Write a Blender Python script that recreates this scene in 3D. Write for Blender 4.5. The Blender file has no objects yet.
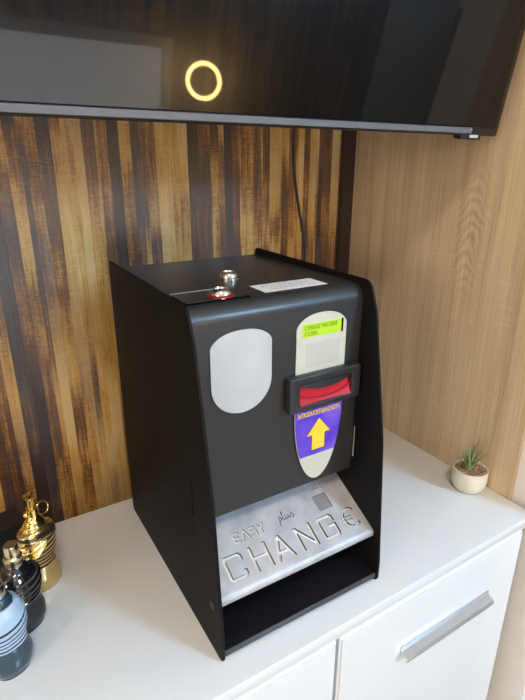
import bpy, bmesh, math, random
from mathutils import Vector, Matrix
random.seed(7)
S = bpy.context.scene
COL = S.collection
PI = math.pi
R = math.radians

# ------------------------------------------------------------------ helpers
def link(o, parent=None):
    COL.objects.link(o)
    if parent: o.parent = parent
    return o

def obj(name, bm, mat, parent=None, smooth=False, loc=None, rotz=0):
    me = bpy.data.meshes.new(name)
    bmesh.ops.recalc_face_normals(bm, faces=bm.faces)
    bm.to_mesh(me); bm.free()
    mats = mat if isinstance(mat, (list, tuple)) else [mat]
    for m in mats: me.materials.append(m)
    if smooth:
        for p in me.polygons: p.use_smooth = True
        try: me.set_sharp_from_angle(angle=R(40))
        except Exception: pass
    o = bpy.data.objects.new(name, me)
    if loc: o.location = loc
    o.rotation_euler.z = rotz
    return link(o, parent)

def empty(name, loc=(0, 0, 0), rot=(0, 0, 0)):
    o = bpy.data.objects.new(name, None)
    o.location = loc; o.rotation_euler = rot; o.empty_display_size = .05
    return link(o)

def tag(o, label, cat, group=None, kind=None):
    o['label'] = label; o['category'] = cat
    if group: o['group'] = group
    if kind: o['kind'] = kind
    return o

def struct(o):
    o['kind'] = 'structure'; return o

def bx(bm, x0, x1, y0, y1, z0, z1, bevel=0, seg=2, M=None):
    ret = bmesh.ops.create_cube(bm, size=1)
    vs = ret['verts']
    T = Matrix.Translation(((x0+x1)/2, (y0+y1)/2, (z0+z1)/2)) @ Matrix.Diagonal((abs(x1-x0), abs(y1-y0), abs(z1-z0), 1))
    bmesh.ops.transform(bm, matrix=T, verts=vs)
    if bevel:
        es = list({e for v in vs for e in v.link_edges})
        r = bmesh.ops.bevel(bm, geom=es, offset=bevel, segments=seg, affect='EDGES', profile=.5, clamp_overlap=True)
        vs = list({v for f in r['faces'] for v in f.verts} | {v for v in vs if v.is_valid})
    if M is not None: bmesh.ops.transform(bm, matrix=M, verts=[v for v in vs if v.is_valid])
    return bm

def box(name, x0, x1, y0, y1, z0, z1, mat, parent=None, bevel=0, seg=2, smooth=None):
    return obj(name, bx(bmesh.new(), x0, x1, y0, y1, z0, z1, bevel, seg), mat, parent, smooth=bool(bevel) if smooth is None else smooth)

def lathe(bm, prof, seg=40, M=None):
    """prof: list of (r, z)"""
    rings = []
    for r, z in prof:
        if r < 1e-6: rings.append([bm.verts.new((0, 0, z))])
        else: rings.append([bm.verts.new((r*math.cos(2*PI*k/seg), r*math.sin(2*PI*k/seg), z)) for k in range(seg)])
    for a, b in zip(rings, rings[1:]):
        for k in range(seg):
            k2 = (k+1) % seg
            q = [a[k % len(a)], a[k2 % len(a)], b[k2 % len(b)], b[k % len(b)]]
            u = []
            for v in q:
                if v not in u: u.append(v)
            if len(u) >= 3: bm.faces.new(u)
    for rr, fl in ((rings[0], True), (rings[-1], False)):
        if len(rr) > 2: bm.faces.new(rr[::-1] if fl else rr)
    if M is not None: bmesh.ops.transform(bm, matrix=M, verts=[v for rr in rings for v in rr])
    return bm

def tube(bm, pts, r, seg=10):
    pts = [Vector(p) for p in pts]
    rings = []
    for i, p in enumerate(pts):
        d = (pts[min(i+1, len(pts)-1)] - pts[max(i-1, 0)]).normalized()
        a = d.orthogonal().normalized()
        if rings_ref:= getattr(tube, 'ref', None): pass
        b = d.cross(a)
        rr = r[i] if isinstance(r, (list, tuple)) else r
        rings.append((p, d, rr))
    # parallel transport
    a = rings[0][1].orthogonal().normalized(); out = []
    for p, d, rr in rings:
        a = (a - d*a.dot(d)).normalized(); b = d.cross(a)
        out.append([bm.verts.new(p + rr*(math.cos(2*PI*k/seg)*a + math.sin(2*PI*k/seg)*b)) for k in range(seg)])
    for A, B in zip(out, out[1:]):
        for k in range(seg): bm.faces.new((A[k], A[(k+1) % seg], B[(k+1) % seg], B[k]))
    bm.faces.new(out[0][::-1]); bm.faces.new(out[-1])
    return bm

def plate_mesh(outline, holes=(), th=.002, bevel=0.0, res=2):
    """flat plate in XY with holes, back at z=0, front at z=th; returns a bmesh"""
    cu = bpy.data.curves.new('tmp', 'CURVE'); cu.dimensions = '2D'; cu.fill_mode = 'BOTH'
    for pts in [outline, *holes]:
        sp = cu.splines.new('POLY'); sp.points.add(len(pts)-1); sp.use_cyclic_u = True
        for p, c in zip(sp.points, pts): p.co = (c[0], c[1], 0, 1)
    cu.extrude = th/2 - bevel; cu.bevel_depth = bevel; cu.bevel_resolution = res; cu.offset = -bevel
    o = bpy.data.objects.new('tmp', cu); COL.objects.link(o)
    dg = bpy.context.evaluated_depsgraph_get()
    me = bpy.data.meshes.new_from_object(o.evaluated_get(dg))
    bm = bmesh.new(); bm.from_mesh(me)
    bmesh.ops.remove_doubles(bm, verts=bm.verts, dist=1e-6)
    bmesh.ops.translate(bm, verts=bm.verts, vec=(0, 0, th/2))
    bpy.data.objects.remove(o); bpy.data.curves.remove(cu); bpy.data.meshes.remove(me)
    return bm

def text_mesh(body, size, th=.0003, shear=0, M=None, width=None, spacing=1.0, bold=0.0):
    cu = bpy.data.curves.new('tmp', 'FONT'); cu.body = body; cu.size = size; cu.extrude = th/2; cu.shear = shear
    cu.align_x = 'CENTER'; cu.align_y = 'CENTER'; cu.space_character = spacing; cu.offset = bold; cu.resolution_u = 3
    o = bpy.data.objects.new('tmp', cu); COL.objects.link(o)
    dg = bpy.context.evaluated_depsgraph_get()
    me = bpy.data.meshes.new_from_object(o.evaluated_get(dg))
    bm = bmesh.new(); bm.from_mesh(me)
    if width:
        xs = [v.co.x for v in bm.verts]; k = width/(max(xs)-min(xs))
        bmesh.ops.scale(bm, vec=(k, 1, 1), verts=bm.verts)
    if M is not None: bmesh.ops.transform(bm, matrix=M, verts=bm.verts)
    bpy.data.objects.remove(o); bpy.data.curves.remove(cu); bpy.data.meshes.remove(me)
    return bm

def ribbon(bm, pts, w, z0, z1, closed=False):
    """stroke of width w along 2D pts, extruded z0..z1, mitred"""
    n = len(pts); L = []; Rr = []
    P = [Vector((p[0], p[1])) for p in pts]
    for i in range(n):
        if closed: a, b = P[i-1], P[(i+1) % n]
        else: a, b = P[max(i-1, 0)], P[min(i+1, n-1)]
        d0 = (P[i]-a); d1 = (b-P[i])
        d0 = d0.normalized() if d0.length > 1e-9 else d1.normalized()
        d1 = d1.normalized() if d1.length > 1e-9 else d0
        t = (d0+d1).normalized(); m = Vector((-t.y, t.x))
        c = max(.45, m.dot(Vector((-d0.y, d0.x))))
        L.append(P[i]+m*w/2/c); Rr.append(P[i]-m*w/2/c)
    def vv(p, z): return bm.verts.new((p.x, p.y, z))
    l0 = [vv(p, z0) for p in L]; l1 = [vv(p, z1) for p in L]; r0 = [vv(p, z0) for p in Rr]; r1 = [vv(p, z1) for p in Rr]
    rng = range(n if closed else n-1)
    for i in rng:
        j = (i+1) % n
        bm.faces.new((l1[i], r1[i], r1[j], l1[j])); bm.faces.new((l0[j], r0[j], r0[i], l0[i]))
        bm.faces.new((l0[i], l1[i], l1[j], l0[j])); bm.faces.new((r0[j], r1[j], r1[i], r0[i]))
    if not closed:
        bm.faces.new((l0[0], r0[0], r1[0], l1[0])); bm.faces.new((l1[-1], r1[-1], r0[-1], l0[-1]))
    return bm

def round_poly(pts, rad, seg=6):
    """round the corners of a polygon; rad scalar or list"""
    out = []; n = len(pts)
    for i in range(n):
        r = rad[i] if isinstance(rad, (list, tuple)) else rad
        p = Vector(pts[i]); a = Vector(pts[i-1]); b = Vector(pts[(i+1) % n])
        if r <= 0: out.append(tuple(p)); continue
        d0 = (a-p).normalized(); d1 = (b-p).normalized()
        ang = d0.angle(d1); t = r/math.tan(ang/2)
        p0 = p+d0*t; p1 = p+d1*t
        c = p+(d0+d1).normalized()*(r/math.sin(ang/2))
        a0 = math.atan2(p0.y-c.y, p0.x-c.x); a1 = math.atan2(p1.y-c.y, p1.x-c.x)
        da = (a1-a0+PI) % (2*PI)-PI
        for k in range(seg+1):
            th = a0+da*k/seg; out.append((c.x+r*math.cos(th), c.y+r*math.sin(th)))
    return out

def interp(tab, z):
    if z <= tab[0][0]: return tab[0][1]
    for (a, va), (b, vb) in zip(tab, tab[1:]):
        if z <= b:
            t = (z-a)/(b-a); t = t*t*(3-2*t)
            return va+(vb-va)*t
    return tab[-1][1]

# ------------------------------------------------------------------ materials
def mat(name, color=(.8, .8, .8), rough=.5, metal=0, spec=.5, coat=0, emit=None, es=0, trans=0, ior=1.45):
    m = bpy.data.materials.new(name); m.use_nodes = True
    b = m.node_tree.nodes['Principled BSDF']
    b.inputs['Base Color'].default_value = (*color, 1); b.inputs['Roughness'].default_value = rough
    b.inputs['Metallic'].default_value = metal; b.inputs['Specular IOR Level'].default_value = spec
    b.inputs['Coat Weight'].default_value = coat; b.inputs['Coat Roughness'].default_value = .03
    b.inputs['Transmission Weight'].default_value = trans; b.inputs['IOR'].default_value = ior
    if emit: b.inputs['Emission Color'].default_value = (*emit, 1); b.inputs['Emission Strength'].default_value = es
    return m

class NT:
    def __init__(s, m): s.m = m; s.t = m.node_tree; s.b = s.t.nodes['Principled BSDF']
    def n(s, typ, **kw):
        nd = s.t.nodes.new(typ)
        for k, v in kw.items():
            if k.startswith('i_'): nd.inputs[k[2:].replace('_', ' ')].default_value = v
            else: setattr(nd, k, v)
        return nd
    def l(s, a, b): s.t.links.new(a, b)
    def coords(s, scale, kind='Object', rot=(0, 0, 0), loc=(0, 0, 0)):
        c = s.n('ShaderNodeTexCoord'); mp = s.n('ShaderNodeMapping')
        mp.inputs['Scale'].default_value = scale; mp.inputs['Rotation'].default_value = rot; mp.inputs['Location'].default_value = loc
        s.l(c.outputs[kind], mp.inputs['Vector']); return mp.outputs['Vector']
    def noise(s, vec, scale=1, detail=4, rough=.5, dist=0):
        nd = s.n('ShaderNodeTexNoise'); nd.inputs['Scale'].default_value = scale; nd.inputs['Detail'].default_value = detail
        nd.inputs['Roughness'].default_value = rough; nd.inputs['Distortion'].default_value = dist
        s.l(vec, nd.inputs['Vector']); return nd
    def ramp(s, fac, stops, interp='LINEAR'):
        r = s.n('ShaderNodeValToRGB'); r.color_ramp.interpolation = interp
        el = r.color_ramp.elements
        while len(el) < len(stops): el.new(.5)
        for e, (p, c) in zip(el, stops): e.position = p; e.color = (*c, 1) if len(c) == 3 else c
        s.l(fac, r.inputs['Fac']); return r.outputs['Color']
    def math(s, op, a, b=None, clamp=False):
        nd = s.n('ShaderNodeMath', operation=op, use_clamp=clamp)
        for i, v in enumerate((a, b)):
            if v is None: continue
            if isinstance(v, (int, float)): nd.inputs[i].default_value = v
            else: s.l(v, nd.inputs[i])
        return nd.outputs[0]
    def mix(s, fac, a, b, bt='MIX'):
        nd = s.n('ShaderNodeMix', data_type='RGBA', blend_type=bt)
        for k, v in ((0, fac), (6, a), (7, b)):
            if isinstance(v, (int, float)): nd.inputs[k].default_value = v
            elif isinstance(v, tuple): nd.inputs[k].default_value = (*v, 1)
            else: s.l(v, nd.inputs[k])
        return nd.outputs[2]
    def bump(s, h, strength=.2, dist=.001):
        nd = s.n('ShaderNodeBump'); nd.inputs['Strength'].default_value = strength; nd.inputs['Distance'].default_value = dist
        s.l(h, nd.inputs['Height']); s.l(nd.outputs[0], s.b.inputs['Normal'])
    def base(s, c): s.l(c, s.b.inputs['Base Color'])

def srgb(r, g, b):
    f = lambda c: (c/255/12.92) if c/255 <= .04045 else ((c/255+.055)/1.055)**2.4
    return (f(r), f(g), f(b))

def plank_mat(name='streaked_planks'):
    m = mat(name, rough=.27, spec=.75); t = NT(m)
    wob = t.noise(t.coords((5, 5, .9)), 1, 2)
    c = t.n('ShaderNodeTexCoord'); sx = t.n('ShaderNodeSeparateXYZ'); t.l(c.outputs['Object'], sx.inputs[0])
    X = t.math('ADD', sx.outputs[0], t.math('MULTIPLY', wob.outputs['Fac'], .014)); Z = sx.outputs[2]
    def cells(k, off):
        w = t.n('ShaderNodeTexVoronoi', voronoi_dimensions='1D', feature='F1'); w.inputs['Scale'].default_value = k; w.inputs['Randomness'].default_value = 1
        t.l(t.math('ADD', X, off), w.inputs['W'])
        s = t.n('ShaderNodeSeparateColor'); t.l(w.outputs['Color'], s.inputs[0]); return s.outputs[0], s.outputs[1], s.outputs[2]
    def fade(r, k, kz, det=3, ro=.5):       # value that drifts up and down each plank on its own
        v = t.n('ShaderNodeCombineXYZ'); t.l(t.math('MULTIPLY', r, 91), v.inputs[0]); t.l(t.math('MULTIPLY', Z, kz), v.inputs[2]); t.l(t.math('MULTIPLY', X, k), v.inputs[1])
        return t.noise(v.outputs[0], 1, det, ro).outputs['Fac']
    a, a2, a3 = cells(58, 1.83); b, b2, b3 = cells(25, 5.27)
    c_ = lambda x, k: t.math('MULTIPLY', t.math('SUBTRACT', x, .5), k)
    rag = t.noise(t.coords((330, 330, 16)), 1, 4, .65).outputs['Fac']          # ragged vertical bristle marks
    brush = t.noise(t.coords((60, 60, 420)), 1, 3, .7).outputs['Fac']         # short cross strokes
    fleck = t.noise(t.coords((230, 230, 230)), 1, 3, .7).outputs['Fac']
    val = t.math('ADD', c_(fade(a, 5, 4.2), 2.0), c_(a2, .62))
    val = t.math('ADD', val, c_(b2, .42)); val = t.math('ADD', val, c_(fade(b, 4, 2.6), 1.1))
    val = t.math('ADD', val, c_(rag, .75)); val = t.math('ADD', val, c_(brush, .34)); val = t.math('ADD', val, c_(fleck, .30))
    val = t.math('ADD', val, .47)
    col = t.ramp(val, [(.0, srgb(58, 48, 48)), (.28, srgb(80, 64, 58)), (.40, srgb(104, 72, 46)), (.54, srgb(140, 98, 56)), (.68, srgb(184, 142, 78)), (.86, srgb(200, 162, 96)), (1.0, srgb(208, 178, 124))])
    grey = t.ramp(val, [(.1, srgb(66, 58, 62)), (.55, srgb(120, 104, 94)), (1, srgb(176, 158, 134))])
    gm = t.ramp(t.math('ADD', fade(a3, 4, 3.0), c_(rag, .3)), [(.53, (0, 0, 0)), (.63, (1, 1, 1))])
    t.base(t.mix(t.math('MULTIPLY', gm, .5), col, grey))
    t.bump(t.math('ADD', t.math('ADD', t.math('MULTIPLY', fleck, .5), t.math('MULTIPLY', brush, .6)), rag), .4, .0012)
    return m

def oak_mat():
    m = mat('pale_oak', rough=.55); t = NT(m)
    c = t.n('ShaderNodeTexCoord'); sx = t.n('ShaderNodeSeparateXYZ'); t.l(c.outputs['Object'], sx.inputs[0])
    warp = t.noise(t.coords((1, 11, 13)), 1, 3, .55); ws = t.n('ShaderNodeSeparateColor'); t.l(warp.outputs['Color'], ws.inputs[0])
    # one flame figure: nested wavy arches up a narrow strip of the board
    dy = t.math('ADD', t.math('MULTIPLY', t.math('ADD', sx.outputs[1], .178), 22), t.math('MULTIPLY', t.math('SUBTRACT', ws.outputs[0], .5), 1.6))
    dz = t.math('MULTIPLY', t.math('SUBTRACT', sx.outputs[2], .40), 6.5)
    lvl = t.math('ADD', t.math('MULTIPLY', sx.outputs[2], 320), t.math('MULTIPLY', t.math('MULTIPLY', dy, dy), 26))
    lvl = t.math('ADD', lvl, t.math('MULTIPLY', t.math('SUBTRACT', ws.outputs[1], .5), 26))
    ring = t.math('SINE', lvl)
    mask = t.ramp(t.math('SQRT', t.math('ADD', t.math('MULTIPLY', dy, dy), t.math('MULTIPLY', dz, dz))), [(.2, (1, 1, 1)), (.85, (0, 0, 0))])
    big = t.noise(t.coords((1, 5, 1.3)), 1, 3)
    grain = t.noise(t.coords((1, 420, 7)), 1, 4, .65)
    streak = t.noise(t.coords((1, 46, 1.1)), 1, 4, .6)
    val = t.math('ADD', t.math('MULTIPLY', grain.outputs['Fac'], .42), t.math('MULTIPLY', streak.outputs['Fac'], .42))
    val = t.math('ADD', val, t.math('MULTIPLY', big.outputs['Fac'], .28))
    val = t.math('ADD', val, t.math('MULTIPLY', t.math('MULTIPLY', ring, mask), .07))
    col = t.ramp(val, [(.36, srgb(158, 134, 103)), (.54, srgb(208, 183, 147)), (.68, srgb(227, 205, 170)), (.85, srgb(238, 220, 189))])
    saw = t.noise(t.coords((1, 14, 300)), 1, 2, .5); sm = t.noise(t.coords((1, 30, 5), loc=(0, 1.3, 0)), 1, 2, .5)
    s = t.math('MULTIPLY', t.ramp(saw.outputs['Fac'], [(.53, (0, 0, 0)), (.62, (1, 1, 1))]), t.ramp(sm.outputs['Fac'], [(.52, (0, 0, 0)), (.62, (1, 1, 1))]))
    t.base(t.mix(t.math('MULTIPLY', s, .26), col, srgb(234, 216, 186)))
    t.bump(grain.outputs['Fac'], .12, .0006)
    return m

def powder_mat(name, color, rough, bump=.15, scale=900, metal=0, mott=.25):
    m = mat(name, color, rough, metal); t = NT(m)
    v = t.coords((1, 1, 1)); n = t.noise(v, scale, 2); n2 = t.noise(v, 30, 5, .65)
    lo = tuple(c*(1-mott) for c in color); hi = tuple(c*(1+mott) for c in color)
    t.base(t.ramp(n2.outputs['Fac'], [(.3, lo), (.7, hi)]))
    t.l(t.math('ADD', t.math('MULTIPLY', n2.outputs['Fac'], .16), rough-.08), t.b.inputs['Roughness'])
    t.bump(n.outputs['Fac'], bump, .0004)
    return m

M_plank = plank_mat()
M_oak = oak_mat()
M_white_wall = powder_mat('painted_white_wall', (.80, .78, .75), .7, .08, 300, mott=.03)
M_ceiling = powder_mat('white_ceiling', (.82, .81, .79), .8, .05, 300, mott=.02)
M_floor = powder_mat('grey_laminate', (.42, .36, .30), .4, .05, 200, mott=.2)
M_lacquer = mat('white_gloss_lacquer', (.765, .79, .80), .13, spec=.5, coat=.25)
M_lacq_edge = mat('cream_edge_band', (.80, .79, .73), .25)
M_carcass = mat('cabinet_carcass', (.50, .47, .41), .5)
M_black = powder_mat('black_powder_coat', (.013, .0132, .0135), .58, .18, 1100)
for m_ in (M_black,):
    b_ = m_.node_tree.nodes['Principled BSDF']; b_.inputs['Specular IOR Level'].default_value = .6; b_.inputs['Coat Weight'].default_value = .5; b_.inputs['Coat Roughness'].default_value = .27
M_black_shaded = powder_mat('black_coat_shaded', (.0045, .0043, .0046), .6, .15, 1100)  # same black coat as the casing, darkened to put the panels in shade
M_black_shaded.node_tree.nodes['Principled BSDF'].inputs['Specular IOR Level'].default_value = .22
M_black_in = powder_mat('black_inner_sheet', (.006, .006, .010), .5, .12, 1100)
M_silver = powder_mat('silver_hammered_sheet', (.50, .50, .515), .5, 1.0, 210, metal=.3, mott=.2)
M_groove_shade = mat('groove_wall_shade', (.035, .035, .038), .5)  # walls of the cut letters painted dark in place of their shade
M_letter = mat('cream_letter_floor', (.92, .91, .86), .4)
M_dkletter = mat('dark_letter_floor', (.05, .05, .055), .5)
M_badge = powder_mat('grey_aluminium_badge', (.50, .515, .515), .5, .1, 500, metal=.1, mott=.06)
M_cream = powder_mat('cream_display_sticker', (.56, .55, .46), .45, .06, 300, mott=.05)
M_bezel = powder_mat('black_plastic', (.028, .029, .031), .36, .12, 800)
M_red = mat('red_backlit_plastic', (.26, .005, .010), .4, spec=.25, emit=(1, .02, .035), es=.22)
M_redglass = mat('red_clear_plastic', (.30, .012, .022), .35, spec=.3, emit=(1, .03, .05), es=.10)
M_lcd = mat('green_backlit_screen', (.35, .55, .03), .25, emit=(.42, .72, .02), es=.30)
M_lcdink = mat('screen_characters', (.10, .22, .02), .4)
M_purple = mat('purple_label', srgb(92, 62, 196), .35)
t = NT(M_purple); nn = t.noise(t.coords((1, 1, 1)), 26, 2); t.base(t.ramp(nn.outputs['Fac'], [(.38, srgb(78, 48, 182)), (.66, srgb(124, 92, 218))]))
M_yellow = mat('yellow_print', srgb(247, 205, 62), .4)
M_arrowshade = mat('brown_arrow_outline', srgb(70, 42, 90), .4)
M_paper = mat('white_sticker_paper', (.82, .83, .84), .5)
M_ink = mat('grey_print', (.30, .30, .31), .6)
M_chrome = mat('chrome', (.75, .74, .72), .16, 1)
M_redring = mat('red_lock_ring', (.22, .012, .014), .4)
M_screen = mat('tv_glass', (.004, .004, .0045), .2, spec=.18, coat=.45)
M_screen.node_tree.nodes['Principled BSDF'].inputs['Coat Roughness'].default_value = .025
M_tvback = mat('tv_black_plastic', (.012, .012, .013), .4)
M_tvstrip = mat('tv_grey_metal_strip', (.15, .15, .16), .5, .4)
M_tvlogo = mat('tv_badge_print', (.55, .55, .55), .4)
M_cable = mat('black_cable', (.015, .013, .012), .5)
M_alu = mat('brushed_aluminium', (.74, .74, .75), .28, .9)
M_gold = mat('polished_gold', (.83, .58, .18), .14, 1)
M_goldbody = mat('warm_gold_lacquer', (.74, .55, .24), .2, .95)
M_palegold = mat('pale_gold_metal', (.72, .62, .42), .24, 1)
M_blackglass = mat('black_glass', (.008, .008, .010), .07, spec=.8, coat=.6)
M_blackmatte = powder_mat('charcoal_glass', (.022, .021, .026), .32, .1, 500, mott=.15)
M_darkstripe = mat('dark_brown_stripe', (.03, .02, .016), .14, spec=.7)
M_teal = mat('teal_grey_glass', srgb(44, 64, 75), .14, spec=.6, coat=.3)
M_tealdark = mat('dark_teal_stripe', srgb(44, 66, 78), .16, spec=.6)
M_iceblue = mat('ice_blue_frost', srgb(172, 194, 216), .3)
M_steel = mat('steel_collar', (.55, .53, .50), .22, 1)
M_pot = powder_mat('cream_concrete', srgb(222, 216, 196), .75, .3, 260, mott=.06)
M_soil = powder_mat('gravel_brown', srgb(150, 122, 92), .9, .3, 500, mott=.3)
M_pebble = powder_mat('gravel_pale', srgb(198, 178, 150), .8, .2, 500, mott=.2)
M_leaf = mat('succulent_leaf', srgb(104, 132, 88), .5)
t = NT(M_leaf); nn = t.noise(t.coords((1, 1, 1)), 55, 2); t.base(t.ramp(nn.outputs['Fac'], [(.3, srgb(100, 134, 86)), (.7, srgb(160, 180, 132))]))
M_leaf2 = mat('succulent_leaf_tip', srgb(134, 122, 98), .5)
M_trim = mat('dark_brown_wood', srgb(58, 42, 34), .5)
M_dark = mat('gap_black', (.004, .004, .004), .9, spec=0)

# ------------------------------------------------------------------ camera
cam = bpy.data.cameras.new('camera'); co = bpy.data.objects.new('camera', cam); COL.objects.link(co)
F, YAW, PIT, ROL = 503.81, -.553309, .349861, .001896
fw = Vector((-math.sin(YAW)*math.cos(PIT), math.cos(YAW)*math.cos(PIT), -math.sin(PIT)))
r0 = Vector((math.cos(YAW), math.sin(YAW), 0)); u0 = r0.cross(fw)
rr = math.cos(ROL)*r0+math.sin(ROL)*u0; uu = -math.sin(ROL)*r0+math.cos(ROL)*u0
mw = Matrix(((rr.x, uu.x, -fw.x), (rr.y, uu.y, -fw.y), (rr.z, uu.z, -fw.z))).to_4x4()
mw.translation = (-.355158, -.678663, .494168)
co.matrix_world = mw
cam.sensor_fit = 'VERTICAL'; cam.sensor_height = 32; cam.lens = F/700*32; cam.clip_start = .01
S.camera = co

# ------------------------------------------------------------------ room shell
XW, YB, ZF, ZC, XL, YO, XR = .336, .105, -.76, 1.80, -2.9, -2.6, 2.4
T = .08
struct(box('floor', XL-T, XR+T, YO-T, YB+T, ZF-T, ZF, M_floor))
struct(box('ceiling', XL-T, XR+T, YO-T, YB+T, ZC, ZC+T, M_ceiling))
struct(box('wall_back', XL-T, XR+T, YB, YB+T, ZF, ZC, M_plank))
# short return wall on the right; the room opens out beyond it
struct(box('wall_right', XW, XW+.10, -.40, YB, ZF, ZC, M_white_wall))
struct(box('wall_far_right', XR, XR+T, YO, YB, ZF, ZC, M_white_wall))
WX0, WX1, WZ0, WZ1 = .92, 1.50, .92, 1.72
bm = bmesh.new()
bx(bm, XL-T, WX0, YO-T, YO, ZF, ZC); bx(bm, WX1, XR+T, YO-T, YO, ZF, ZC)
bx(bm, WX0, WX1, YO-T, YO, ZF, WZ0); bx(bm, WX0, WX1, YO-T, YO, WZ1, ZC)
struct(obj('wall_opposite', bm, M_white_wall))
wroot = struct(empty('window_1', ((WX0+WX1)/2, YO-.04, WZ0)))
bm = bmesh.new(); wy = (WX1-WX0)/2; wh = WZ1-WZ0
bx(bm, -wy, -wy+.05, -.03, .03, 0, wh); bx(bm, wy-.05, wy, -.03, .03, 0, wh)
bx(bm, -wy+.05, wy-.05, -.03, .03, 0, .05); bx(bm, -wy+.05, wy-.05, -.03, .03, wh-.05, wh)
obj('window_frame', bm, mat('white_window_frame', (.8, .8, .8), .3), wroot)
struct(box('wall_left', XL-T, XL, YO, YB, ZF, ZC, M_white_wall))
# dark wood wainscot along the opposite and far right walls (seen mirrored in the television)
struct(box('trim_3', XL+.01, 1.86, YO+.0005, YO+.02, ZF+.0005, .72, M_plank))
struct(box('door_1', 1.8605, 2.26, YO+.0005, YO+.03, ZF+.0005, .72, M_white_wall, bevel=.003))
struct(box('trim_4', XR-.02, XR-.0005, YO+.021, YB-.01, ZF+.0005, .72, M_plank))
# oak side panel on the right wall, and a dark corner strip coloured for plank plus shadow
oak = box('trim_1', XW-.008, XW-.0005, -.3165, YB-.0005, ZF+.0005, ZC-.0005, M_oak); struct(oak)
struct(box('trim_2', .300, XW-.0085, YB-.010, YB-.0005, ZF+.0005, ZC-.0005, M_trim))

# ------------------------------------------------------------------ cabinet
YF = -.357
cab = empty('sideboard', (0, 0, ZF)); tag(cab, 'white gloss sideboard with a bar handle under the black change machine', 'cabinet')
def cbox(name, *a, **k):
    par = k.pop('parent', cab)
    o = box(name, *a, **k); 
    o.parent = par
    if par is cab: o.location.z -= ZF
    return o
CX0, CX1 = -1.35, .311
cbox('top', CX0, .3275, YF, 0, -.0165, 0, M_lacquer, bevel=.0012)
cbox('edge_strip', CX0+.004, .322, YF+.0035, YF+.02, -.0235, -.0166, M_lacq_edge)
cbox('carcass', CX0+.002, .305, YF+.0215, -.002, ZF+.07, -.0166, M_carcass)
cbox('plinth', CX0+.02, .29, YF+.05, -.02, ZF+.0005, ZF+.0695, M_lacquer)
def door(x0, x1, hx0, hx1):
    bm = bmesh.new(); bx(bm, x0, x1, YF+.0005, YF+.0205, ZF+.075, -.0242)
    es = [e for e in bm.edges if all(abs(v.co.y-(YF+.0005)) < 1e-5 for v in e.verts)]
    vert = [e for e in es if abs(e.verts[0].co.z-e.verts[1].co.z) > .1]
    bmesh.ops.bevel(bm, geom=es, offset=.003, segments=3, affect='EDGES')
    d = obj('door', bm, M_lacquer, cab, smooth=True); d.location.z -= ZF
    # bar handle: an angled lip profile
    hz = -.1125
    prof = [(0, .009), (-.0015, .009), (-.0022, .002), (-.0110, -.001), (-.0130, -.004), (-.0130, -.0075), (-.0118, -.0075), (-.0105, -.0035), (-.003, -.0015), (0, -.0015)]
    bm = bmesh.new()
    A = [bm.verts.new((hx0, YF+.0005+y, hz+z)) for y, z in prof]; B = [bm.verts.new((hx1, YF+.0005+y, hz+z)) for y, z in prof]
    n = len(prof)
    for i in range(n): bm.faces.new((A[i], A[(i+1) % n], B[(i+1) % n], B[i]))
    bm.faces.new(A[::-1]); bm.faces.new(B)
    h = obj('handle', bm, M_alu, d)
    h['label'] = 'brushed aluminium lip handle'
    return d
door(-.0475, CX1, .060, .243)
door(-.405, -.0525, -.32, -.13)
door(-.762, -.410, -.68, -.49)

# ------------------------------------------------------------------ change machine
W = .22
mc = empty('change_machine', (-.185205, -.025441, 0), (0, 0, -.0071546))
tag(mc, 'black metal coin change machine lettered EASY plus CHANGE standing on the white sideboard', 'change machine')
PM = Matrix(((0, 0, 1, 0), (1, 0, 0, 0), (0, 1, 0, 0), (0, 0, 0, 1)))   # (v,w) outline -> YZ plane, thickness along X
prof = [(-.002, .0), (-.002, .381), (-.252, .377), (-.2645, .345), (-.291, .195), (-.304, .03), (-.304, .0)]
prof = round_poly(prof, [.004, .008, .016, .05, .12, 0, .008], 8)
slot = [(-.2405, .150), (-.2445, .150), (-.2445, .194), (-.2405, .194)]
for i, x in enumerate((0, W-.003)):
    bm = plate_mesh(prof, [slot], .003, .0006, 2)
    bmesh.ops.transform(bm, matrix=Matrix.Translation((x, 0, 0)) @ PM, verts=bm.verts)
    sp = obj('side_panel', bm, M_black_shaded, mc, smooth=True)
    if i == 0:
        bm = lathe(bmesh.new(), [(0, -.0006), (.0052, -.0006), (.0056, 0), (.0056, .002), (0, .002)], 24, Matrix.Translation((-.0005, -.284, .064)) @ Matrix.Rotation(R(90), 4, 'Y'))
        obj('plug', bm, M_black_in, sp, smooth=True)
        bm = lathe(bmesh.new(), [(0, -.001), (.003, -.001), (.003, .002), (0, .002)], 16, Matrix.Translation((-.0005, -.011, .31)) @ Matrix.Rotation(R(90), 4, 'Y'))
        obj('rivet', bm, M_black, sp, smooth=True)
# folded top and front sheet with real cut-outs is built as one bent strip
def strip_sheet(name, path, x0, x1, th, m, parent):
    """bent sheet: path in (v,w) is the outer face, thickness goes inward"""
    n = len(path); P = [Vector(p) for p in path]; In = []
    for i in range(n):
        a, b = P[max(i-1, 0)], P[min(i+1, n-1)]
        d = (b-a).normalized(); In.append(P[i]+Vector((-d.y, d.x))*th)
    bm = bmesh.new()
    ring = [*P, *In[::-1]]
    A = [bm.verts.new((x0, p.x, p.y)) for p in ring]; B = [bm.verts.new((x1, p.x, p.y)) for p in ring]
    k = len(ring)
    for i in range(k): bm.faces.new((A[i], A[(i+1) % k], B[(i+1) % k], B[i]))
    for i in range(n-1):
        bm.faces.new((A[i], A[k-1-i], A[k-2-i], A[i+1])); bm.faces.new((B[i+1], B[k-2-i], B[k-1-i], B[i]))
    return obj(name, bm, m, parent, smooth=True)
FV, TW = -.2425, .3715     # front face and top face
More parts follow.
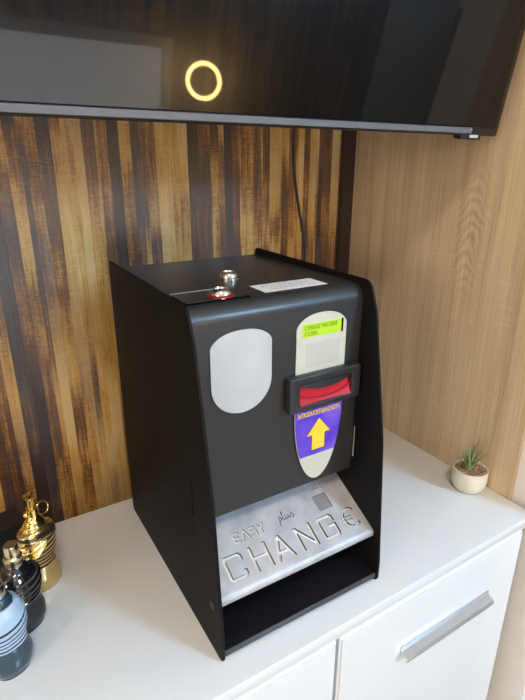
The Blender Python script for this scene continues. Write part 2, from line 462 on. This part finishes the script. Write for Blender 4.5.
def arc(cx, cy, r, a0, a1, n): return [(cx+r*math.cos(R(a0+(a1-a0)*k/n)), cy+r*math.sin(R(a0+(a1-a0)*k/n))) for k in range(n+1)]
path = [(-.006, TW)] + arc(FV+.017, TW-.017, .017, 90, 180, 10) + [(FV+.002, .134)]
top = strip_sheet('casing_sheet', path, .0032, W-.0032, .002, M_black, mc)
box('back_panel', .0032, W-.0032, -.006, -.004, .012, TW-.002, M_black_in, mc)
# inside of the opening
obj('bottom_plate', bx(bmesh.new(), .0032, W-.0032, -.300, -.006, .0105, .0125), M_black_in, mc)
obj('bottom_lip', bx(bmesh.new(), .0032, W-.0032, -.3015, -.3002, .006, .0145, .0005, 1), M_black, mc, smooth=True)
obj('tray_back', bx(bmesh.new(), .0032, W-.0032, -.16, -.158, .0127, .12), M_black_in, mc)

# lid with hinge edge and locks
lid = obj('lid', bx(bmesh.new(), .0105, .0765, -.2265, -.188, TW+.0012, TW+.0022, .0004, 1), M_black, mc, smooth=True)
lid.location = (0, 0, 0)
bm = bmesh.new()
for a in ((.0085, .0795, -.1868, -.1855), (.0085, .0795, -.2285, -.2272), (.0085, .0098, -.2272, -.1868), (.0772, .0795, -.2272, -.1868)):
    bx(bm, a[0], a[1], a[2], a[3], TW+.0001, TW+.0006)
obj('lid_gap', bm, M_dark, mc)
obj('lid_edge', bx(bmesh.new(), .0105, .0700, -.1875, -.1868, TW+.0002, TW+.0026), M_alu, lid)
def lock(x, y, ring):
    M = Matrix.Translation((x, y, TW+.0022))
    par = mc
    l = obj('lock', lathe(bmesh.new(), [(.0108, -.001), (.0108, .0015), (.0100, .0045), (.0078, .0070), (.0062, .0074), (.0058, .0060), (0, .0060)], 28, M), M_chrome, par, smooth=True)
    l['label'] = 'chrome barrel lock'
    obj('keyway', bx(bmesh.new(), x-.0006, x+.0006, y-.0035, y+.0035, TW+.0083, TW+.0088), M_dark, l)
    if ring: obj('lock_ring', lathe(bmesh.new(), [(.0110, 0), (.0136, 0), (.0136, .0012), (.0128, .0020), (.0110, .0020)], 28, M), M_redring, l, smooth=True)
    else: obj('lock_washer', lathe(bmesh.new(), [(.0100, -.0021), (.0116, -.0021), (.0116, -.0006), (.0100, -.0004)], 28, M), M_chrome, l, smooth=True)
lock(.0525, -.2165, True); lock(.099, -.1445, False)
# sticker with rows of tiny print
st = obj('sticker', bx(bmesh.new(), .1015, .1825, -.2215, -.1875, TW+.0001, TW+.0004), M_paper, mc)
bm = bmesh.new()
for r_, (y, x0, x1) in enumerate(((-.194, .112, .165), (-.200, .110, .172), (-.206, .118, .160), (-.212, .112, .174))):
    x = x0
    while x < x1:
        l_ = random.uniform(.002, .007); bx(bm, x, min(x+l_, x1), y-.0007, y+.0007, TW+.0004, TW+.00045); x += l_+.0016
obj('print_lines', bm, M_ink, st)

# ---- things on the front face: local frame x=u, y=w, z=outward
FM = Matrix(((1, 0, 0, 0), (0, 0, -1, FV), (0, 1, 0, 0), (0, 0, 0, 1)))
def front(name, bm, m, parent=mc, z=.0001, smooth=False):
    bmesh.ops.transform(bm, matrix=FM @ Matrix.Translation((0, 0, z)), verts=bm.verts)
    return obj(name, bm, m, parent, smooth=smooth)
def badge_outline(cx, hw, z_low, z_sh, rise, bottom, nb=24, rc=.006):
    """arched top, straight sides, elliptical bottom"""
    pts = []
    for k in range(nb+1):
        a = PI+PI*k/nb
        pts.append((cx+hw*math.cos(a), z_low+bottom*math.sin(a)))
    top_ = []
    for k in range(33):
        s = math.cos(PI*k/32); e = abs(s)
        top_.append((cx+hw*s, z_sh+rise*(1-abs(s)**2.3)**.62))
    return pts+top_
coin = plate_mesh(badge_outline(.0607, .0350, .288, .3285, .0155, .0335), [], .0012, .0003, 1)
front('coin_badge', coin, M_badge)['label'] = 'pale grey blank oval badge'
BC = .1602
note = plate_mesh(badge_outline(BC, .0338, .236, .3315, .0165, .0955), [], .0012, .0003, 1)
nb_ = front('display_badge', note, M_cream)
# the printed/blank area under the screen
bm = bmesh.new(); bx(bm, .140, .186, .287, .316, .0012, .0014)
front('blank_sticker', bm, powder_mat('pale_sticker', (.50, .50, .44), .4, .05, 200, mott=.04), nb_)
bm = bmesh.new(); bx(bm, .1335, .1862, .3222, .3372, .0012, .0015)
lcd = front('screen', bm, M_lcd, nb_)
bm = bmesh.new(); bx(bm, .1864, .1888, .3220, .3374, .0012, .0017); front('screen_recess_shade', bm, M_dark, nb_)  # black strip drawn as the shadow at the side of the screen recess
bm = text_mesh('CHANGE MACHINE', .0072, .0001, M=Matrix.Translation((.1585, .3330, .0017)), width=.044)
front('screen_text', bm, M_lcdink, lcd)
bm = text_mesh('COIN', .0062, .0001, M=Matrix.Translation((.1445, .3262, .0017)), width=.016)
front('screen_text', bm, M_lcdink, lcd)
# purple label fills the badge width below the bezel
def bell(z): return .0338*math.sqrt(max(0, 1-((.236-z)/.0955)**2)) if z < .236 else .0338
rows = [.2385-(.2385-.1745)*k/14 for k in range(15)]
ol = [(BC-bell(z)+.0006, z) for z in rows]+[(BC+bell(z)-.0006, z) for z in rows[::-1]]
pl = front('purple_label', plate_mesh(ol, [], .0004), M_purple, nb_, .0013)
pl['label'] = 'purple label with yellow arrow and INTRODUCETI BANCNOTA'
arrow = [(.1515, .1815), (.1695, .1815), (.1695, .2015), (.1775, .2015), (.1605, .2215), (.1435, .2015), (.1515, .2015)]
front('arrow_outline', plate_mesh([(x+.0011, z-.0009) for x, z in arrow], [], .0003), M_arrowshade, pl, .0017)
front('arrow', plate_mesh(arrow, [], .0003), M_yellow, pl, .0021)
front('label_text', text_mesh('INTRODUCETI BANCNOTA', .0085, .0003, shear=.15, width=.060, bold=.0002, M=Matrix.Translation((BC, .2296, .0019))), M_yellow, pl, 0)
# bezel
bo = round_poly([(.1135, .2395), (.2125, .2395), (.2125, .2815), (.1135, .2815)], .003, 4)
bi = round_poly([(.1275, .2468), (.1995, .2468), (.1995, .2725), (.1275, .2725)], .001, 2)
bz = front('note_slot_bezel', plate_mesh(bo, [bi], .0100, .0018, 3), M_bezel, mc, .0002, True)
# red throat: a scooped ramp below and a sagging black hood above
bm = bmesh.new(); n = 22; rows_ = []
for j in range(7):
    tj = j/6
    row = []
    for i in range(n+1):
        s = -1+2*i/n
        x = (.1279+.1991)/2 + s*.0354
        z = .2472+tj*.0245 ; dep = .0075-.0070*tj**.7 + .0016*(s*s)*(1-tj)
        row.append(bm.verts.new((x, z, dep)))
    rows_.append(row)
for a, b in zip(rows_, rows_[1:]):
    for i in range(n): bm.faces.new((a[i], a[i+1], b[i+1], b[i]))
ret = bmesh.ops.extrude_face_region(bm, geom=list(bm.faces)); bmesh.ops.translate(bm, verts=[v for v in ret['geom'] if isinstance(v, bmesh.types.BMVert)], vec=(0, 0, -.0006))
rd = front('red_throat', bm, M_red, bz, .0012, True); rd['label'] = 'glowing red translucent note slot'
hood = [(.1281, .2719)]+[(.1281+(.1989-.1281)*k/20, .2700-.0075*(1-((k-10)/10)**2)**1.0) for k in range(21)]+[(.1989, .2719)]
front('slot_hood', plate_mesh(hood, [], .005, .0006, 1), M_bezel, bz, .0042, True)
bm = bmesh.new()
for k in range(20):
    x0 = .1283+.0705*k/20; x1 = x0+.0705/20
    f = lambda x: .2505+.0075*((x-.1635)/.035)**2
    q = [bm.verts.new(p) for p in ((x0, f(x0), .0082), (x1, f(x1), .0082), (x1, f(x1)+.0015, .0082), (x0, f(x0)+.0015, .0082), (x0, f(x0), .0068), (x1, f(x1), .0068), (x1, f(x1)+.0015, .0068), (x0, f(x0)+.0015, .0068))]
    for ix in ((0, 1, 2, 3), (7, 6, 5, 4), (0, 4, 5, 1), (3, 2, 6, 7)): bm.faces.new([q[i] for i in ix])
front('throat_ridge', bm, M_redglass, rd, 0, True)
bm = bx(bmesh.new(), .1290, .1985, .2452, .2460, .0103, .0107); front('bezel_lower_strip', bm, M_bezel, bz)  # thin raised strip in the bezel's own black plastic

# ---- sloped tray plate; local x=u, y = up the slope, z = normal
sl = Vector((0, .0795, .042)).normalized(); nz = Vector((1, 0, 0)).cross(sl)
TM = Matrix(((1, sl.x, nz.x, 0), (0, sl.y, nz.y, -.2145), (0, sl.z, nz.z, .112), (0, 0, 0, 1)))
def letters():
    w = .0040; t0, b0 = -.0485, -.0735
    L = {}
    def rc(pts, r): return pts
    def box_c(x0, x1):   # angular C with chamfered corners
        return [(x1, t0-.0075), (x1, t0-.002), (x1-.002, t0), (x0+.002, t0), (x0, t0-.002), (x0, b0+.002), (x0+.002, b0), (x1-.002, b0), (x1, b0+.002), (x1, b0+.0075)]
    L['C'] = [box_c(.0262, .0455)]
    L['H'] = [[(.0585, t0+.002), (.0585, b0-.002)], [(.0775, t0+.002), (.0775, b0-.002)], [(.0580, -.0605), (.0780, -.0605)]]
    L['A'] = [[(.0862, b0-.002), (.0966, t0+.002)], [(.1072, b0-.002), (.0966, t0+.002)], [(.0905, -.0660), (.1025, -.0660)]]
    L['N'] = [[(.1205, b0-.002), (.1205, t0+.002)], [(.1205, t0+.001), (.1405, b0-.001)], [(.1405, b0-.002), (.1405, t0+.002)]]
    g = box_c(.1535, .1735); g[-1] = (.1735, -.0605); g.append((.1640, -.0605)); L['G'] = [g]
    cx, cy = .1990, -.0610
    e = [(cx+.0105*math.cos(R(a)), cy+.0118*math.sin(R(a))) for a in range(45, 320, 15)]
    L['euro'] = [e, [(cx-.0145, -.0588), (cx+.0010, -.0588)], [(cx-.0145, -.0632), (cx+.0010, -.0632)]]
    return L, w
LT, lw = letters()
small = {'E': [[(.0555, -.0265), (.0475, -.0265), (.0475, -.0365), (.0555, -.0365)], [(.0475, -.0315), (.0540, -.0315)]],
         'A': [[(.0580, -.0370), (.0625, -.0260), (.0670, -.0370)]],
         'S': [[(.0765, -.0265), (.0695, -.0265), (.0695, -.0312), (.0765, -.0312), (.0765, -.0365), (.0695, -.0365)]],
         'Y': [[(.0795, -.0260), (.0835, -.0312), (.0835, -.0370)], [(.0875, -.0260), (.0835, -.0312)]]}
def sw(pts): return pts
plus = [[(.1080, -.0385), (.1100, -.0285), (.1118, -.0275), (.1128, -.0295), (.1115, -.0325), (.1095, -.0325)],
        [(.1115, -.0325), (.1145, -.0300), (.1165, -.0225), (.1155, -.0225), (.1148, -.0310), (.1160, -.0330), (.1180, -.0320)],
        [(.1188, -.0275), (.1182, -.0315), (.1195, -.0330), (.1225, -.0305), (.1230, -.0275), (.1226, -.0325), (.1245, -.0325)],
        [(.1245, -.0325), (.1285, -.0270), (.1282, -.0285), (.1305, -.0315), (.1290, -.0332), (.1265, -.0325)]]
D = .0034
def apply_bool(base_o, cutter_bm):
    me = bpy.data.meshes.new('cut'); bmesh.ops.recalc_face_normals(cutter_bm, faces=cutter_bm.faces); cutter_bm.to_mesh(me); cutter_bm.free()
    me.materials.append(M_silver); me.materials.append(M_groove_shade)
    for p in me.polygons: p.material_index = 1
    c = bpy.data.objects.new('cut', me); COL.objects.link(c)
    md = base_o.modifiers.new('b', 'BOOLEAN'); md.object = c; md.operation = 'DIFFERENCE'; md.solver = 'EXACT'; md.use_self = True
    dg = bpy.context.evaluated_depsgraph_get()
    new = bpy.data.meshes.new_from_object(base_o.evaluated_get(dg))
    base_o.modifiers.clear(); old = base_o.data; base_o.data = new
    bpy.data.objects.remove(c); bpy.data.meshes.remove(me)
# plate body with a rounded lower lip (profile in slope frame)
s_end = -.0885
pp = [(.034, 0), (s_end+.006, 0)] + [(s_end+.006-.0075*math.sin(R(a)), -.0075+.0075*math.cos(R(a))) for a in (12, 24, 36, 48, 60, 75, 90, 105, 120, 135)]
lipd = Vector((-math.cos(R(62)), -math.sin(R(62))))
last = Vector(pp[-1]); pp.append((last.x+.006, last.y-.006))
pp = [(a, b) for a, b in pp]
inn = [(.034, -.006), (s_end+.012, -.006), (pp[-1][0]+.003, pp[-1][1])]
ring = pp+inn[::-1]
bm = bmesh.new()
A = [bm.verts.new((.0034, p[0], p[1])) for p in ring]; B = [bm.verts.new((W-.0034, p[0], p[1])) for p in ring]
for i in range(len(ring)): bm.faces.new((A[i], A[(i+1) % len(ring)], B[(i+1) % len(ring)], B[i]))
bm.faces.new(A[::-1]); bm.faces.new(B)
tray = obj('tray_plate', bm, [M_silver, M_groove_shade], None)
cut = bmesh.new()
for k, ss in LT.items():
    for i, s_ in enumerate(ss): ribbon(cut, s_, (.0016 if i else .0030) if k == 'euro' else lw, -D, .002+random.random()*.0004)
for k, ss in small.items():
    for s_ in ss: ribbon(cut, s_, .0021, -D*.6, .002+random.random()*.0004)
for s_ in plus: ribbon(cut, s_, .00085, -D*.5, .002+random.random()*.0004)
bx(cut, .1640, .1842, -.0402, -.0196, -.0014, .003)
apply_bool(tray, cut)
for p in tray.data.polygons: p.use_smooth = False
tray.parent = mc; tray.matrix_local = TM
tray['label'] = 'silver hammered plate lettered EASY plus CHANGE with a euro sign'
for k, ss in LT.items():
    bm = bmesh.new()
    for i, s_ in enumerate(ss): ribbon(bm, s_, ((.0016 if i else .0030) if k == 'euro' else lw)-.0001, -D+.00003, -D+.00025+i*.00004)
    obj('letter', bm, M_letter, tray)
bm = bmesh.new(); i = 0
for k, ss in small.items():
    for s_ in ss: i += 1; ribbon(bm, s_, .0020, -D*.6+.00003, -D*.6+.0002+i*.00002)
obj('small_word', bm, M_letter, tray)
bm = bmesh.new()
for i, s_ in enumerate(plus): ribbon(bm, s_, .0008, -D*.5+.00003, -D*.5+.0002+i*.00003)
obj('script_word', bm, M_dkletter, tray)
obj('square_inlay', bx(bmesh.new(), .1642, .1840, -.0400, -.0198, -.0013, -.0008), powder_mat('grey_inlay', (.23, .23, .24), .5, .2, 700, mott=.15), tray)
bm = bmesh.new()
for x0, y0, x1, y1 in ((.1690, -.0105, .1712, -.0135), (.1735, -.0085, .1733, -.0125), (.1768, -.0128, .1795, -.0102), (.1835, -.0118, .1862, -.0140)):
    ribbon(bm, [(x0, y0), (x1, y1)], .0007, .00002, .0002)
obj('scratch_mark', bm, M_dkletter, tray)

# ------------------------------------------------------------------ television on its tilted bracket
tv = empty('television', (.2965, -.220, .5315), (R(9), 0, R(-2.5)))
tag(tv, 'black wall mounted television tilted down above the change machine', 'television')
TVW, TVH = 1.14, .66
def tvb(name, *a, **k): return box(name, *a, **k)
# local: x from -TVW to 0, y: front at 0 (toward -y), z up from 0.  Rotation about X by +9 deg would tip the top toward -y
o = tvb('back_shell', -TVW+.004, -.004, .010, .045, .004, TVH-.004, M_tvback, tv, bevel=.006)
o = tvb('frame', -TVW, 0, .0, .0145, .0, TVH, M_tvback, tv, bevel=.003)
tvb('screen', -TVW+.010, -.010, -.0016, -.0002, .0108, TVH-.010, M_screen, tv, bevel=.0005, seg=1)
tvb('bottom_strip', -TVW+.002, -.055, -.0040, -.0002, .0030, .0098, M_tvstrip, tv, bevel=.0004, seg=1)
ir = tvb('sensor_box', -.068, -.030, .001, .013, -.0048, .0035, M_tvback, tv, bevel=.0012)
tvb('sensor_badge', -.052, -.037, -.0001, .0012, -.0022, .0012, M_tvlogo, ir)
tvb('wall_arm', -.62, -.54, .045, .335, .30, .38, M_tvback, tv)
# cable
pts = [(.150, .02, .62), (.152, .045, .56), (.158, .055, .50), (.170, .058, .44), (.184, .058, .38), (.1895, .058, .335), (.190, .058, .25), (.190, .058, .12), (.188, .05, .0045), ]
def smooth_path(p, k=6):
    out = []
    for i in range(len(p)-1):
        p0, p1, p2, p3 = [Vector(p[max(0, min(len(p)-1, j))]) for j in (i-1, i, i+1, i+2)]
        for s in range(k):
            t_ = s/k; out.append(.5*((2*p1)+(-p0+p2)*t_+(2*p0-5*p1+4*p2-p3)*t_*t_+(-p0+3*p1-3*p2+p3)*t_**3))
    out.append(Vector(p[-1])); return out
pts[-1] = (.190, .055, -.30)
cb = obj('power_cable', tube(bmesh.new(), smooth_path(pts), .0026, 10), M_cable, smooth=True)
tag(cb, 'thin black cable hanging from the television down the streaked wall', 'cable')

# ------------------------------------------------------------------ potted plant
pl_ = empty('potted_succulent', (.2992, -.2600, 0)); tag(pl_, 'small spiky succulent in a round cream pot beside the oak panel', 'plant')
obj('pot', lathe(bmesh.new(), [(0, .0), (.019, .0), (.0225, .002), (.0262, .010), (.0275, .020), (.0275, .0365), (.0268, .0375), (.0250, .0375), (.0245, .0365), (.0245, .032), (0, .032)], 48), M_pot, pl_, smooth=True)
gr = obj('gravel_bed', lathe(bmesh.new(), [(0, .0335), (.012, .0342), (.0240, .0332), (.0240, .0322), (0, .0322)], 32), M_soil, pl_, smooth=True)
bm = bmesh.new()
for i in range(150):
    a = random.uniform(0, 2*PI); r_ = .0232*math.sqrt(random.random()); s = random.uniform(.0008, .0017)
    bmesh.ops.create_icosphere(bm, subdivisions=1, radius=s, matrix=Matrix.Translation((r_*math.cos(a), r_*math.sin(a), .0345)) @ Matrix.Diagonal((1, 1, .7, 1)))
pb = obj('pebbles', bm, M_pebble, pl_, smooth=True); pb['kind'] = 'stuff'
def leaf(a, lean, length, wid, off, m):
    bm = bmesh.new(); n = 9; rings = []
    for i in range(n+1):
        t_ = i/n; r_ = off+lean*length*(t_**1.35); z = .033+length*math.sqrt(max(.05, 1-lean*lean*.6))*t_
        w_ = wid*(1-t_)**.65*(.75+.5*math.sin(PI*min(1, t_*1.6))) + .0002; th = w_*.45
        c = Vector((r_, 0, z))
        rings.append([bm.verts.new(c+Vector((-th*.6, -w_, .3*th))), bm.verts.new(c+Vector((th*.6, 0, -.4*th))), bm.verts.new(c+Vector((-th*.6, w_, .3*th))), bm.verts.new(c+Vector((-th*1.2, 0, .8*th)))])
    for A, B in zip(rings, rings[1:]):
        for k in range(4): bm.faces.new((A[k], A[(k+1) % 4], B[(k+1) % 4], B[k]))
    bm.faces.new(rings[0][::-1]); bm.faces.new(rings[-1])
    bmesh.ops.rotate(bm, verts=bm.verts, cent=(0, 0, 0), matrix=Matrix.Rotation(a, 3, 'Z'))
    bmesh.ops.translate(bm, verts=bm.verts, vec=(-.004, .001, 0))
    obj('leaf', bm, m, pl_, smooth=True)
for i in range(9): leaf(i*2*PI/9+.3, random.uniform(.38, .62), random.uniform(.030, .042), .0036, .003, M_leaf)
for i in range(7): leaf(i*2*PI/7, random.uniform(.18, .3), random.uniform(.040, .047), .0034, .0015, M_leaf)
leaf(R(150), .72, .030, .0022, .004, M_leaf2); leaf(R(15), .55, .050, .0016, .003, M_leaf2)

# ------------------------------------------------------------------ torso perfume bottles
def torso(root, H, hw, hd, stripe, m_body, m_stripe, relief=.0006, rfun=None, shear=None, nz_=260, ns=112, names=('bottle', 'stripes'), expo=2.3):
    """elliptical torso; rows where stripe(z) is true go to a second mesh, shear(z, th) tilts the rows"""
    bms = [bmesh.new(), bmesh.new()]; vc = [{}, {}]
    def pos(i, k, rl):
        z0 = H*i/nz_; th = 2*PI*k/ns; c, s = math.cos(th), math.sin(th); e = 2/expo
        z = z0+(shear(z0, th) if shear else 0)
        return Vector(((interp(hw, z)+rl)*math.copysign(abs(c)**e, c), (interp(hd, z)+rl)*math.copysign(abs(s)**e, s), z))
    def V(w_, i, k):
        k %= ns
        if (i, k) not in vc[w_]:
            z0 = H*i/nz_
            vc[w_][(i, k)] = bms[w_].verts.new(pos(i, k, relief*(rfun(z0) if rfun else w_)))
        return vc[w_][(i, k)]
    for i in range(nz_):
        w_ = 1 if stripe(H*(i+.5)/nz_) else 0
        for k in range(ns): bms[w_].faces.new((V(w_, i, k), V(w_, i, k+1), V(w_, i+1, k+1), V(w_, i+1, k)))
    bms[0].faces.new([V(0, 0, k) for k in range(ns)][::-1])
    b = obj(names[0], bms[0], m_body, root, smooth=True)
    obj(names[1], bms[1], m_stripe, b, smooth=True)
    return b
def tilt(z0, z1, H, amp, ph):
    """shear that is zero at the base and the neck"""
    def f(z, th):
        if z <= z0 or z >= H: return 0
        t_ = (z-z0)/(z1-z0) if z < z1 else (H-z)/(H-z1)
        return amp*math.sin(th+ph)*t_*t_*(3-2*t_)
    return f

def torus(bm, R_, r_, M, n=32, m=10):
    vs = [[bm.verts.new(M @ Vector(((R_+r_*math.cos(2*PI*j/m))*math.cos(2*PI*i/n), (R_+r_*math.cos(2*PI*j/m))*math.sin(2*PI*i/n), r_*math.sin(2*PI*j/m)))) for j in range(m)] for i in range(n)]
    for i in range(n):
        for j in range(m): bm.faces.new((vs[i][j], vs[(i+1) % n][j], vs[(i+1) % n][(j+1) % m], vs[i][(j+1) % m]))
    return bm

# gold bottle
g = empty('perfume_bottle', (-.3270, -.1120, 0), (0, 0, R(28))); g.scale = (.95, .95, .93)
tag(g, 'gold torso shaped perfume bottle with dark stripes and a ring on its neck', 'perfume bottle', 'torso perfume bottles on the sideboard')
def gs(z): return .036 < z < .092 and (z/.0070) % 1 > .45
torso(g, .1, [(0, .0190), (.012, .0222), (.022, .0225), (.040, .0182), (.062, .0225), (.080, .0255), (.090, .0235), (.096, .0150), (.1, .0085)],
      [(0, .0155), (.015, .0175), (.040, .0150), (.065, .0180), (.082, .0175), (.092, .0150), (.1, .0080)], gs, M_goldbody, M_darkstripe, relief=-.0007, shear=tilt(.03, .075, .1, .006, .6))
# ribbed gold cape over one shoulder
bm = bmesh.new(); rings = []
for i in range(60):
    t_ = i/59; z = .074+.034*t_
    rad = .0150*(1-t_)**.75+.0080 + .0006*math.sin(t_*PI*26)
    rings.append([bm.verts.new((-.0115*(1-t_)+rad*1.02*math.cos(2*PI*k/40), -.003*(1-t_)+rad*.78*math.sin(2*PI*k/40), z+.016*math.cos(2*PI*k/40-R(30))*(1-t_))) for k in range(40)])
for a, b in zip(rings, rings[1:]):
    for k in range(40): bm.faces.new((a[k], a[(k+1) % 40], b[(k+1) % 40], b[k]))
bm.faces.new(rings[0][::-1]); bm.faces.new(rings[-1])
obj('shoulder_cape', bm, M_gold, g, smooth=True)
nk = obj('neck', lathe(bmesh.new(), [(.0080, .104), (.0075, .110), (.0066, .111), (.0066, .116), (.0074, .1165), (.0074, .121), (.0060, .122), (0, .122)], 28), M_gold, g, smooth=True)
obj('spray_head', lathe(bmesh.new(), [(.0046, .1215), (.0046, .134), (.0056, .1365), (.0078, .1385), (.0080, .1395), (.0070, .1402), (0, .1402)], 28), M_gold, g, smooth=True)
obj('pull_ring', torus(bmesh.new(), .0085, .0011, Matrix.Translation((.0135, -.001, .1135)) @ Matrix.Rotation(R(75), 4, 'X')), M_gold, nk, smooth=True)
bm = bmesh.new(); bmesh.ops.create_uvsphere(bm, u_segments=18, v_segments=12, radius=.0036, matrix=Matrix.Translation((-.0098, -.002, .118)))
obj('pin_ball', bm, M_gold, nk, smooth=True)

# black bottle
b_ = empty('perfume_bottle', (-.3560, -.1640, 0), (0, 0, R(30)))
tag(b_, 'glossy black torso shaped perfume bottle with a flat pale gold cap', 'perfume bottle', 'torso perfume bottles on the sideboard')
def bs(z): return z > .038
def brel(z): return 0 if z < .038 or z > .074 else .5+.5*math.sin(2*PI*z/.0080)
torso(b_, .086, [(0, .0195), (.010, .0228), (.021, .0232), (.036, .0195), (.056, .0230), (.066, .0236), (.076, .0190), (.082, .0120), (.086, .0088)],
      [(0, .0165), (.014, .0195), (.036, .0160), (.056, .0190), (.068, .0185), (.078, .0140), (.086, .0085)], bs, M_blackmatte, M_blackglass, relief=.0016, rfun=brel, shear=tilt(.03, .060, .086, .006, .6))
obj('collar', lathe(bmesh.new(), [(.0088, .084), (.0092, .086), (.0092, .091), (.0098, .092), (.0098, .096), (.0088, .097), (0, .097)], 30), M_palegold, b_, smooth=True)
obj('cap', lathe(bmesh.new(), [(.0072, .0965), (.0074, .098), (.0074, .110), (.0070, .1112), (0, .1112)], 30), M_palegold, b_, smooth=True)
cl = obj('collar_ring', torus(bmesh.new(), .0052, .0009, Matrix.Translation((.0118, -.002, .092)) @ Matrix.Rotation(R(80), 4, 'X')), M_palegold, b_, smooth=True)

# blue bottle
u_ = empty('perfume_bottle', (-.3765, -.2130, 0), (0, 0, R(22))); u_.scale = (.86, .92, 1.0)
tag(u_, 'teal glass torso shaped perfume bottle with ice blue stripes at the left edge', 'perfume bottle', 'torso perfume bottles on the sideboard')
def us(z): return .036 < z < .088 and (z > .077 or (z/.0078) % 1 > .34)
torso(u_, .098, [(0, .0205), (.008, .0232), (.020, .0262), (.038, .0215), (.060, .0252), (.072, .0252), (.082, .0205), (.090, .0130), (.098, .0092)],
      [(0, .0180), (.012, .0215), (.038, .0180), (.062, .0215), (.074, .0205), (.086, .0140), (.098, .0090)], us, M_teal, M_iceblue, relief=.0007, shear=tilt(.03, .068, .098, .010, .5))
obj('collar', lathe(bmesh.new(), [(.0095, .093), (.0098, .095), (.0098, .106), (.0090, .107), (.0090, .110), (0, .110)], 30), M_steel, u_, smooth=True)
obj('cap', lathe(bmesh.new(), [(.0078, .1095), (.0078, .122), (.0072, .1235), (0, .1235)], 30), M_steel, u_, smooth=True)

# dark carton standing behind the bottles
k_ = empty('perfume_carton', (-.362, -.052, 0), (0, 0, R(14)))
tag(k_, 'black carton standing by the wall behind the gold bottle', 'box')
box('carton_body', -.026, .026, -.020, .020, .0005, .064, mat('black_card', (.008, .008, .009), .55), k_, bevel=.001)
box('carton_flap', -.0258, .0258, -.0198, .0198, .0642, .0652, mat('black_card_flap', (.010, .010, .011), .5), k_)

# ------------------------------------------------------------------ light
w = bpy.data.worlds.new('daylight'); S.world = w; w.use_nodes = True
bg = w.node_tree.nodes['Background']; bg.inputs[0].default_value = (.385, .655, .95, 1); bg.inputs[1].default_value = 66
def portal(name, loc, rot, sx, sy):
    la = bpy.data.lights.new(name, 'AREA'); la.shape = 'RECTANGLE'; la.size = sx; la.size_y = sy; la.cycles.is_portal = True
    lo = bpy.data.objects.new(name, la); COL.objects.link(lo); lo.location = loc; lo.rotation_euler = rot
portal('window_portal', ((WX0+WX1)/2, YO-.075, (WZ0+WZ1)/2), (R(90), 0, 0), WX1-WX0-.02, WZ1-WZ0-.02)

# added ceiling lamp, out of view, as warm ambient fill
cl_ = empty('ceiling_fill_lamp', (-.5, -1.3, ZC)); tag(cl_, 'added round warm white fill lamp on the unseen ceiling', 'lamp')
obj('fill_lamp_base', lathe(bmesh.new(), [(0, -.0005), (.20, -.0005), (.20, -.04), (.185, -.045), (.185, -.02), (0, -.02)], 48), M_chrome, cl_, smooth=True)
obj('fill_lamp_shade', lathe(bmesh.new(), [(.184, -.021), (.184, -.055), (.15, -.07), (0, -.075)], 48), mat('fill_lamp_opal', (.9, .88, .84), .5, emit=(1, .86, .68), es=3), cl_, smooth=True)
la = bpy.data.lights.new('ceiling_fill_light', 'AREA'); la.shape = 'DISK'; la.size = .36; la.energy = 15; la.color = (1, .88, .76)
lo = bpy.data.objects.new('ceiling_fill_light', la); COL.objects.link(lo); lo.parent = cl_; lo.location = (0, 0, -.08)

# low daylit window and a table lamp further back in the room, mirrored in the television
w2 = struct(empty('window_2', (-.22, YO+.021, -.50)))
bm = bmesh.new(); WH = .87
bx(bm, -.80, -.75, 0, .04, 0, WH); bx(bm, .75, .80, 0, .04, 0, WH); bx(bm, -.75, .75, 0, .04, 0, .05); bx(bm, -.75, .75, 0, .04, WH-.05, WH)
obj('window_frame', bm, mat('white_window_frame', (.8, .8, .8), .3), w2)
bm = bmesh.new(); bx(bm, -.749, .749, .005, .012, .051, WH-.051)
obj('window_blind', bm, mat('daylit_blind', (.7, .7, .68), .8, emit=(.93, .94, .93), es=3.6), w2)
st_ = empty('side_table', (.675, -2.33, ZF)); tag(st_, 'small dark side table with a glowing ring lamp on it', 'table')
box('tabletop', -.17, .17, -.17, .17, .62, .65, M_trim, st_, bevel=.004)
for sx in (-1, 1):
    for sy in (-1, 1): box('leg', sx*.15-.015, sx*.15+.015, sy*.15-.015, sy*.15+.015, .0005, .6195, M_trim, st_)
rl = empty('ring_lamp', (.675, -2.33, ZF+.65)); tag(rl, 'glowing warm ring lamp standing on the small side table', 'lamp')
obj('lamp_foot', lathe(bmesh.new(), [(0, .0005), (.06, .0005), (.06, .012), (.012, .018), (.010, .252), (0, .252)], 32), M_trim, rl, smooth=True)
obj('glowing_ring', torus(bmesh.new(), .078, .010, Matrix.Translation((0, 0, .335)) @ Matrix.Rotation(R(20), 4, 'Z') @ Matrix.Rotation(R(90), 4, 'X')), mat('ring_glow', (.9, .7, .4), .5, emit=(1, .62, .22), es=100), rl, smooth=True)

# added standing lamp, unseen at the left, to lift the ambient light
fl = empty('floor_fill_lamp', (-2.0, -1.35, ZF)); tag(fl, 'added tall standing fill lamp with a warm drum shade, out of view', 'lamp')
obj('lamp_foot', lathe(bmesh.new(), [(0, .0005), (.14, .0005), (.14, .015), (.02, .022), (0, .022)], 40), M_trim, fl, smooth=True)
obj('pole', lathe(bmesh.new(), [(0, .0225), (.012, .0225), (.012, 1.30), (0, 1.30)], 20), M_trim, fl, smooth=True)
obj('fill_lamp_shade', lathe(bmesh.new(), [(.20, 1.24), (.21, 1.24), (.21, 1.62), (.20, 1.62)], 48), mat('fill_linen_shade', (.85, .78, .66), .8, emit=(1, .85, .70), es=17), fl, smooth=True)

S.view_settings.view_transform = 'Standard'; S.view_settings.look = 'None'; S.view_settings.gamma = 1
S.view_settings.exposure = 0
